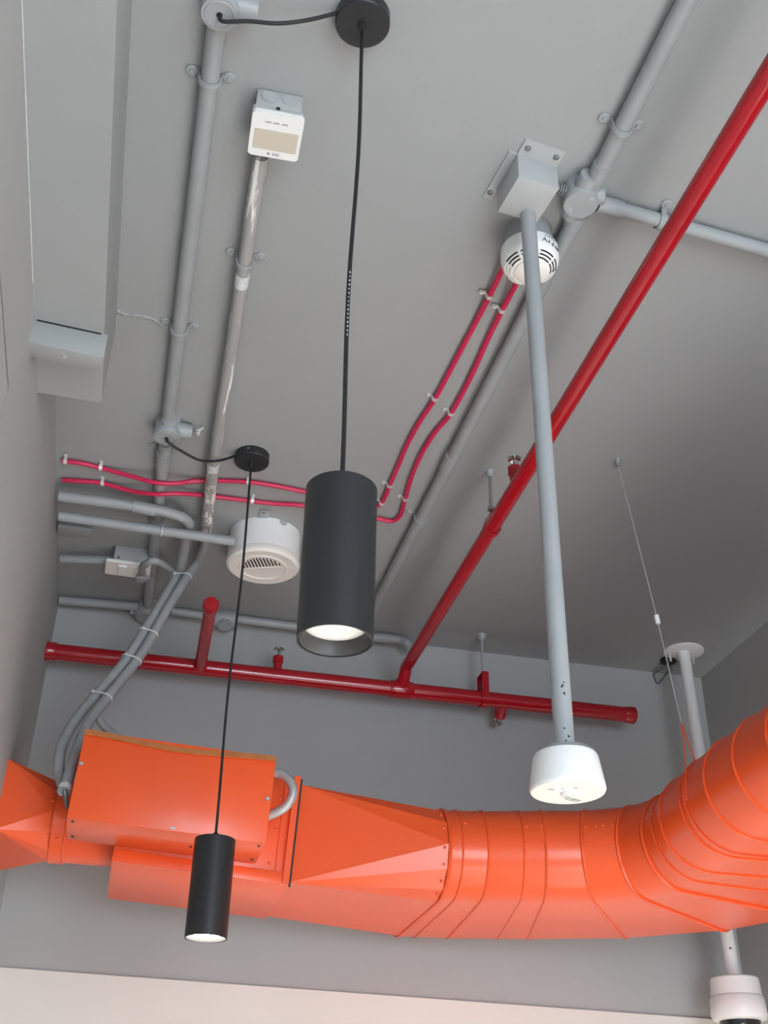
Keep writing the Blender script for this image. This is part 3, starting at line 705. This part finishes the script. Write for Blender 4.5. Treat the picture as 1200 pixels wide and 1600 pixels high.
for i in range(9):
    a = -1.9 + random.random() * 0.7; z = zb + (0.012 if i > 5 else 0.075) + random.random() * 0.022
    lathe(bm, [(0.0011 + random.random() * 0.0007, 0), (0.0009, 0.0004)], (px_ + 0.0128 * math.cos(a), py_ + 0.0128 * math.sin(a), z), (math.cos(a), math.sin(a), 0), 6)
obj('paint_speck', bm, 'dark', sen)['kind'] = 'stuff'
head = obj('head', lathe(nb(), [(0.0385, 0), (0.0405, 0.0035), (0.0465, 0.040), (0.0468, 0.044), (0.0455, 0.0465)], (px_, py_, zb), (0, 0, -1), 64), 'white', sen)
obj('top_plate', lathe(nb(), [(0.036, -0.005), (0.037, -0.001)], (px_, py_, zb), (0, 0, -1), 48), 'zinc', head)
obj('cover_plate', lathe(nb(), [(0.0452, 0.0462), (0.0448, 0.0472)], (px_, py_, zb), (0, 0, -1), 64), 'ivory', head)
obj('lens_seat', lathe(nb(), [(0.018, 0.0472), (0.013, 0.0486)], (px_, py_ + 0.001, zb), (0, 0, -1), 36), 'white', head)
obj('lens', lathe(nb(), [(0.0105, 0.048), (0.010, 0.0500), (0.007, 0.0515), (0.001, 0.052)], (px_, py_ - 0.002, zb), (0, 0, -1), 28), 'board', head)
bm = nb(); ar = math.radians(18); Rt = Matrix.Rotation(ar, 3, 'Z')
for k in range(8):
    box(bm, Vector((px_ + 0.012, py_ + 0.020, zb - 0.0474)) + Rt @ Vector((-0.012 + k * 0.0036, 0, 0)), (0.0022 if k % 3 else 0.0012, 0.0036, 0.0004), Rt @ Matrix.Rotation(0.3 * (k % 3 - 1), 3, 'Z'))
box(bm, Vector((px_ + 0.015, py_ + 0.0265, zb - 0.0474)) + Rt @ Vector((0, 0, 0)), (0.020, 0.0014, 0.0004), Rt)
for x, y in ((-0.026, -0.006), (-0.022, -0.006), (-0.011, -0.012), (0.002, -0.020)):
    box(bm, (px_ + x, py_ + y, zb - 0.0474), (0.004, 0.0016, 0.0004))
obj('printing', bm, 'aluminium', head, smooth=0)['kind'] = 'stuff'
# short spiral cable between bracket and round box
bm = nb(); A = Vector((bx0 + 0.036, by0 - 0.012, CEIL - 0.024)); B = Vector((jc.x - 0.024, jc.y - 0.002, CEIL - 0.018)); dA = (B - A).normalized(); u, v = frame(dA)
tube(bm, [A + (B - A) * (i / 70) + u * (0.0085 * math.cos(i * 0.62 * 1.0)) + v * (0.0085 * math.sin(i * 0.62)) for i in range(71)], 0.0016, 6)
sc_ = thing('spiral_sleeve', 'short silver spiral sleeve between the sensor bracket and the round box', 'cable sleeve', A)
obj('coil', bm, 'zinc', sc_); obj('core', tube(nb(), [A, B], 0.006, 10), 'cord', sc_)

# ================================================================== sprinkler pipes
MY, MZ, MR = 2.95, 1.5 + 1.295, 0.0228
BXp, BZp, BR = 0.722, CEIL - 0.155, 0.0175
mx0, mx1 = XL, PY(990, 1118, MY).x
mp_ = thing('sprinkler_pipe', 'red sprinkler main running along the back wall above the duct', 'pipe', (mx0, MY, MZ))
obj('pipe', tube(nb(), [(mx0, MY, MZ), (mx1 - 0.01, MY, MZ)], MR, 28), 'red', mp_)
obj('end_cap', lathe(nb(), [(MR + 0.0005, -0.03), (MR + 0.002, -0.022), (MR + 0.003, -0.004), (MR + 0.003, 0.0), (MR, 0.003), (0.010, 0.004)], (mx1, MY, MZ), X_, 28), 'red', mp_)
obj('wall_collar', lathe(nb(), [(MR + 0.003, 0.0), (MR + 0.003, 0.024), (MR + 0.0005, 0.028)], (mx0 + 0.001, MY, MZ), X_, 28), 'red', mp_)
obj('weld_collar', lathe(nb(), [(MR + 0.0006, -0.035), (MR + 0.003, -0.028), (MR + 0.003, 0.028), (MR + 0.0006, 0.035)], (BXp - 0.004, MY, MZ), X_, 28), 'red', mp_)
stub_e = PZ(330, 944, MZ)
sx = PY(312, 1045, MY).x
st = thing('stub_pipe', 'short red capped stub pipe pointing out from the sprinkler main', 'pipe', (sx, MY, MZ))
obj('pipe', tube(nb(), [(sx, MY - MR * 0.6, MZ), (stub_e.x, stub_e.y + 0.02, MZ)], 0.0168, 22), 'red', st)
obj('cap', lathe(nb(), [(0.0185, -0.03), (0.0205, -0.022), (0.0205, 0.0), (0.018, 0.006), (0.004, 0.007)], (stub_e.x, stub_e.y, MZ), Vector((stub_e.x - sx, stub_e.y - MY, 0)), 24), 'red', st)
obj('weld_bead', torus(nb(), (sx, MY - MR * 0.95, MZ), Y_, 0.0175, 0.003, 24, 6), 'red', st)
bp_ = thing('sprinkler_pipe', 'long red sprinkler branch crossing the ceiling from the main to the top right corner', 'pipe', (BXp, MY, BZp))
obj('pipe', tube(nb(), [(BXp, -1.95, BZp), (BXp - 0.002, 2.90, BZp), (BXp - 0.004, MY - MR * 0.5, MZ + 0.006)], BR, 26), 'red', bp_)
obj('weld_bead', torus(nb(), (BXp - 0.004, MY - MR * 0.92, MZ + 0.016), (0, 1, -0.4), BR + 0.001, 0.003, 26, 6), 'red', bp_)
def sprinkler(label, base, d, h, r):
    base, d = Vector(base), Vector(d).normalized()
    t = thing('fire_sprinkler', label, 'sprinkler', base)
    obj('nipple', tube(nb(), [base, base + d * h], r, 18), 'red', t)
    obj('socket', lathe(nb(), [(r + 0.001, h * 0.55), (r + 0.003, h * 0.6), (r + 0.003, h * 0.98), (r, h)], base, d, 18), 'red', t)
    u, v = frame(d); top = base + d * h
    obj('frame_arms', tube(tube(nb(), spline([top + u * 0.008, top + u * 0.0115 + d * 0.010, top + u * 0.002 + d * 0.024], 5), 0.0018, 8),
                           spline([top - u * 0.008, top - u * 0.0115 + d * 0.010, top - u * 0.002 + d * 0.024], 5), 0.0018, 8), 'chrome', t)
    obj('bulb', tube(nb(), [top, top + d * 0.010, top + d * 0.020], 0.003, 10, radii=[0.0028, 0.0036, 0.002]), 'chrome', t)
    df = nb(); lathe(df, [(0.004, 0.024), (0.004, 0.026)], top, d, 12)
    for k in range(9):
        a = 2 * PI * k / 9; o = u * math.cos(a) + v * math.sin(a)
        strip(df, [top + d * 0.0255 + o * 0.003, top + d * 0.0255 + o * 0.010, top + d * 0.0225 + o * 0.0155], d.cross(o), 0.0058, 0.001)
    obj('deflector', df, 'chrome', t)
    return t
hb = PY(433, 1052, MY)
sprinkler('chrome upright sprinkler head on the main, left of the large pendant', (hb.x, MY, MZ + MR * 0.7), Z_, 0.044, 0.0125)
hy_ = K(800, 765, 0.14).y
sprinkler('chrome upright sprinkler head on the long branch, beside the grey pole', (BXp, PZ(803, 752, BZp + 0.02).y, BZp + BR * 0.6), Z_, 0.046, 0.0125)
hb3 = PY(787, 1112, MY)
sprinkler('small red sprinkler nipple hanging under the main, below the hanger', (hb3.x, MY + 0.006, MZ - MR * 0.5), (0, 1, -0.62), 0.040, 0.0150)
# hangers
rp_ = K(765, 737, 0); hzb = BZp + BR
ha = thing('pipe_hanger', 'steel rod hanger with loop carrying the long red branch', 'pipe hanger', (BXp, rp_.y, CEIL))
obj('anchor', lathe(nb(), [(0.012, 0), (0.010, 0.004), (0.006, 0.014)], (BXp, rp_.y, CEIL), (0, 0, -1), 16), 'conduit', ha)
obj('rod', tube(nb(), [(BXp, rp_.y, CEIL - 0.004), (BXp, rp_.y, hzb + 0.030)], 0.0042, 12), 'zinc', ha)
obj('nut', lathe(nb(), [(0.009, 0), (0.009, 0.008)], (BXp, rp_.y, hzb + 0.030), (0, 0, 1), 6), 'zinc', ha)
pts = [Vector((BXp + 0.0195 * math.sin(a) * (1 if abs(a) > 0.9 else abs(a) / 0.9 * 0.55 + 0.45), rp_.y, (BZp + 0.0195 * math.cos(a)) if abs(a) > 1.2 else BZp + 0.0195 * math.cos(1.2) + (1.2 - abs(a)) * 0.034)) for a in [-PI + 2 * PI * i / 36 for i in range(37)]]
obj('loop', strip(nb(), pts, Y_, 0.016, 0.002), 'red', ha)
rm = K(753, 997, 0)
hm = thing('pipe_hanger', 'grey rod hanger with red clevis carrying the main by the back wall', 'pipe hanger', (rm.x, MY, CEIL))
rmx = PY(755, 1080, MY).x
obj('anchor', lathe(nb(), [(0.016, 0), (0.013, 0.006), (0.007, 0.018)], (rmx, MY, CEIL), (0, 0, -1), 18), 'conduit', hm)
obj('rod', tube(nb(), [(rmx, MY, CEIL - 0.004), (rmx, MY, MZ + 0.075)], 0.0045, 12), 'conduit', hm)
obj('clevis', strip(nb(), [(rmx, MY + 0.026, MZ), (rmx, MY + 0.026, MZ + 0.075), (rmx, MY - 0.026, MZ + 0.075), (rmx, MY - 0.026, MZ - 0.004)], X_, 0.019, 0.003), 'red', hm)
obj('band', torus(nb(), (rmx, MY, MZ), X_, MR + 0.0015, 0.0028, 28, 6), 'red', hm)
obj('band_strap', strip(nb(), [(rmx, MY + 0.0255 * math.sin(a), MZ - 0.0255 * math.cos(a)) for a in [-1.7 + 3.4 * i / 20 for i in range(21)]], X_, 0.022, 0.003), 'red', hm)

# ================================================================== pendant lamps
LRd, LH = 0.0387, 0.1805
def pendant(label, cx, cy, ztop, lit, jpos, sag, marks, bulge):
    t = thing('pendant_lamp', label, 'pendant lamp', (cx, cy, CEIL))
    can = obj('canopy', lathe(nb(), [(0.040, 0.0), (0.040, 0.019), (0.0385, 0.021), (0.006, 0.021)], (cx, cy, CEIL), (0, 0, -1), 48), 'black', t)
    for a in (-110, 10, 130):
        a = math.radians(a); obj('canopy_screw', lathe(nb(), [(0.0024, 0), (0.002, 0.002)], (cx + 0.040 * math.cos(a), cy + 0.040 * math.sin(a), CEIL - 0.008), (math.cos(a), math.sin(a), 0), 8), 'zinc', can)
    obj('cord_grip', lathe(nb(), [(0.006, 0.020), (0.006, 0.030), (0.004, 0.036)], (cx, cy, CEIL), (0, 0, -1), 16), 'black', can)
    n = 24; P = []
    for i in range(n + 1):
        s = i / n; z = CEIL - 0.03 + (ztop + 0.004 - CEIL + 0.03) * s
        P.append((cx + 0.0035 * math.sin(s * 6.5) * math.sin(PI * s), cy + 0.002 * math.sin(s * 5) * math.sin(PI * s), z))
    cord = obj('cord', tube(nb(), P, 0.0027, 10), 'cord', t)
    if marks:
        bm = nb()
        for i in range(16):
            zz = PY(550, 428 + 6.6 * i, cy).z; s = (zz - P[0][2]) / (P[-1][2] - P[0][2]); a = Vector(P[int(s * n)]).lerp(Vector(P[int(s * n) + 1]), s * n - int(s * n))
            box(bm, a + Vector((0.0002, -0.0026, 0)), (0.0012, 0.0006, 0.0012 + 0.0018 * random.random()))
        obj('cord_print', bm, 'print', cord, smooth=0)
    obj('strain_relief', lathe(nb(), [(0.0045, -0.012), (0.006, -0.008), (0.006, 0.001)], (cx, cy, ztop), (0, 0, -1), 16), 'black', t)
    bm = nb(); o = (cx, cy, ztop)
    lathe(bm, [(0.001, 0), (LRd - 0.0015, 0), (LRd, 0.0015), (LRd, LH), (LRd - 0.0016, LH), (LRd - 0.0016, LH - 0.034), (0.001, LH - 0.034)], o, (0, 0, -1), 72, caps=False)
    body = obj('lamp_body', bm, 'black', t)
    obj('reflector', lathe(nb(), [(LRd - 0.0020, LH - 0.0012), (LRd - 0.0028, LH - 0.0006), (LRd - 0.0036, LH - 0.0016), (LRd - 0.0065, LH - 0.0165)], o, (0, 0, -1), 64, caps=False), 'blackin', body)
    obj('diffuser', lathe(nb(), [(LRd - 0.0062, LH - 0.0168), (LRd - 0.0075, LH - 0.0158), (LRd - 0.014, LH - 0.0155 + bulge * 0.6), (LRd - 0.026, LH - 0.0152 + bulge * 0.92), (0.00002, LH - 0.0150 + bulge)], o, (0, 0, -1), 56, caps=False), lit, body)
    j = Vector(jpos); e = Vector((cx - 0.039, cy - 0.004, CEIL - 0.012))
    pts = [j, j + Vector((0.006, 0.002, -0.010))] + [j.lerp(e, s) + Vector((0, 0.0, -sag * math.sin(PI * s))) for s in (0.25, 0.5, 0.75)] + [e]
    obj('feed_cord', tube(nb(), spline(pts, 8), 0.0030, 10), 'cord', t)
    return t
pendant('large black cylinder pendant in the centre, nearest the viewer', 0.179, 1.017, CEIL - 0.829, 'lampdim', (XA + 0.003, K(340, 22, 0.045).y, CEIL - 0.046), 0.022, True, 0.0005)
pend2 = pendant('small-looking black cylinder pendant, brightly lit, in front of the orange control cover', 0.171, 2.183, CEIL - 0.888, 'lamp', (XA + 0.002, j2c.y, CEIL - 0.046), 0.035, False, 0.0135)

# ================================================================== duct suspension wire
wt = K(965, 718, 0)
wr = thing('suspension_wire', 'thin steel wire with adjuster hanging from the ceiling to the orange duct', 'wire', wt)
obj('ceiling_anchor', lathe(nb(), [(0.008, 0), (0.006, 0.006), (0.0045, 0.020)], wt, (0, 0, -1), 14), 'zinc', wr)
adj = PY(1027, 968, 1.995); split = PY(1065, 1130, 2.01)
obj('wire', tube(nb(), [wt + Vector((0, 0, -0.015)), adj, split], 0.0013, 6), 'wire', wr)
obj('adjuster', lathe(nb(), [(0.0052, -0.010), (0.0052, 0.010)], adj, split - adj, 14), 'white', wr)
obj('loose_tail', tube(nb(), spline([split, PY(1070, 1180, 1.985), PY(1072, 1250, 1.955)], 5), 0.0014, 6), 'orange', wr)
TW = 8.20
lp = [split, split.lerp(oval(TW, 132, 0.002), 0.7) + Vector((-0.001, 0, 0.002))] + [oval(TW, 132 + (268 - 132) * k / 14, 0.002) for k in range(15)] + [oval(TW, 0, 0.002, s_) for s_ in (0.05, 0.2, OW)]
obj('duct_loop', tube(nb(), lp, 0.0015, 6), 'orange', wr)

# ================================================================== dome camera on a pole
cp = Vector((1.592, 2.893, CEIL)); cq = Vector((1.612, 2.893, CEIL))
dcam = thing('dome_camera', 'white dome camera on a white ceiling pole, lower right behind the duct', 'security camera', cp)
fl = obj('ceiling_flange', lathe(nb(), [(0.060, 0), (0.060, 0.005), (0.058, 0.006)], cp, (0, 0, -1), 40), 'white', dcam)
for a in (25, 150):
    a = math.radians(a); obj('bolt', lathe(nb(), [(0.008, 0.005), (0.008, 0.010), (0.004, 0.011), (0.004, 0.030)], cp + Vector((0.042 * math.cos(a), 0.042 * math.sin(a), 0)), (0, 0, -1), 6), 'clipmetal', fl)
zc = CEIL - 0.940
obj('pole', tube(nb(), [cp + Vector((0, 0, -0.004)), (cq.x, cq.y, zc)], 0.0178, 28), 'white', dcam)
obj('pole_hole', lathe(nb(), [(0.0028, 0), (0.0028, 0.001)], (cq.x - 0.0082, cq.y - 0.0166, zc + 0.072), (-0.37, -0.93, 0), 10), 'dark', dcam)
obj('upper_housing', lathe(nb(), [(0.060, 0), (0.0625, 0.003), (0.0655, 0.044), (0.0625, 0.046)], (cq.x, cq.y, zc), (0, 0, -1), 56), 'white', dcam)
obj('lower_housing', lathe(nb(), [(0.066, 0.046), (0.069, 0.050), (0.0715, 0.090), (0.067, 0.101), (0.058, 0.104)], (cq.x, cq.y, zc), (0, 0, -1), 56), 'white', dcam)
obj('dome', lathe(nb(), [(0.053, 0.102), (0.051, 0.114), (0.043, 0.132), (0.026, 0.146), (0.002, 0.151)], (cq.x, cq.y, zc), (0, 0, -1), 40), 'glass', dcam)
# dark grommet and slack cable behind the flange
gp = K(1044, 1030, 0.0); gp = Vector((gp.x, gp.y, CEIL))
cg = thing('cable_gland', 'black rubber gland with slack dark cable at the corner beside the camera flange', 'cable gland', gp)
obj('gland', lathe(nb(), [(0.024, 0), (0.026, 0.010), (0.014, 0.016)], gp, (0, 0, -1), 24), 'cord', cg)
obj('slack_cable', tube(nb(), spline([gp + Vector((0.004, 0, -0.012)), K(1040, 1040, 0.022), K(1030, 1048, 0.016), PY(1022, 1054, YB - 0.008), PY(1028, 1068, YB - 0.006), PY(1042, 1052, YB - 0.012), K(1052, 1040, 0.02)], 6), 0.0026, 8), 'aluminium', cg)

# ================================================================== frame on the left wall, at the photo's left edge
fz1, fy1 = 1.5 + 1.089, 1.492
fr = thing('wall_frame', 'slim grey metal frame on the left wall, cut by the photo edge', 'frame', (XL, 0.9, 1.9))
bm = nb()
for lo, hi in (((XL, 0.55, fz1 - 0.009), (XL + 0.005, fy1, fz1)), ((XL, 0.55, 1.75), (XL + 0.005, fy1, 1.772)), ((XL, fy1 - 0.009, 1.75), (XL + 0.005, fy1, fz1)), ((XL, 0.55, 1.75), (XL + 0.005, 0.572, fz1))):
    lo, hi = Vector(lo), Vector(hi); box(bm, (lo + hi) / 2, hi - lo, None, 0.002)
obj('frame', bm, 'darkmetal', fr)
obj('panel', box(nb(), (XL + 0.004, (0.55 + fy1) / 2, (1.75 + fz1) / 2), (0.006, fy1 - 0.58, fz1 - 1.78)), 'wall', fr)
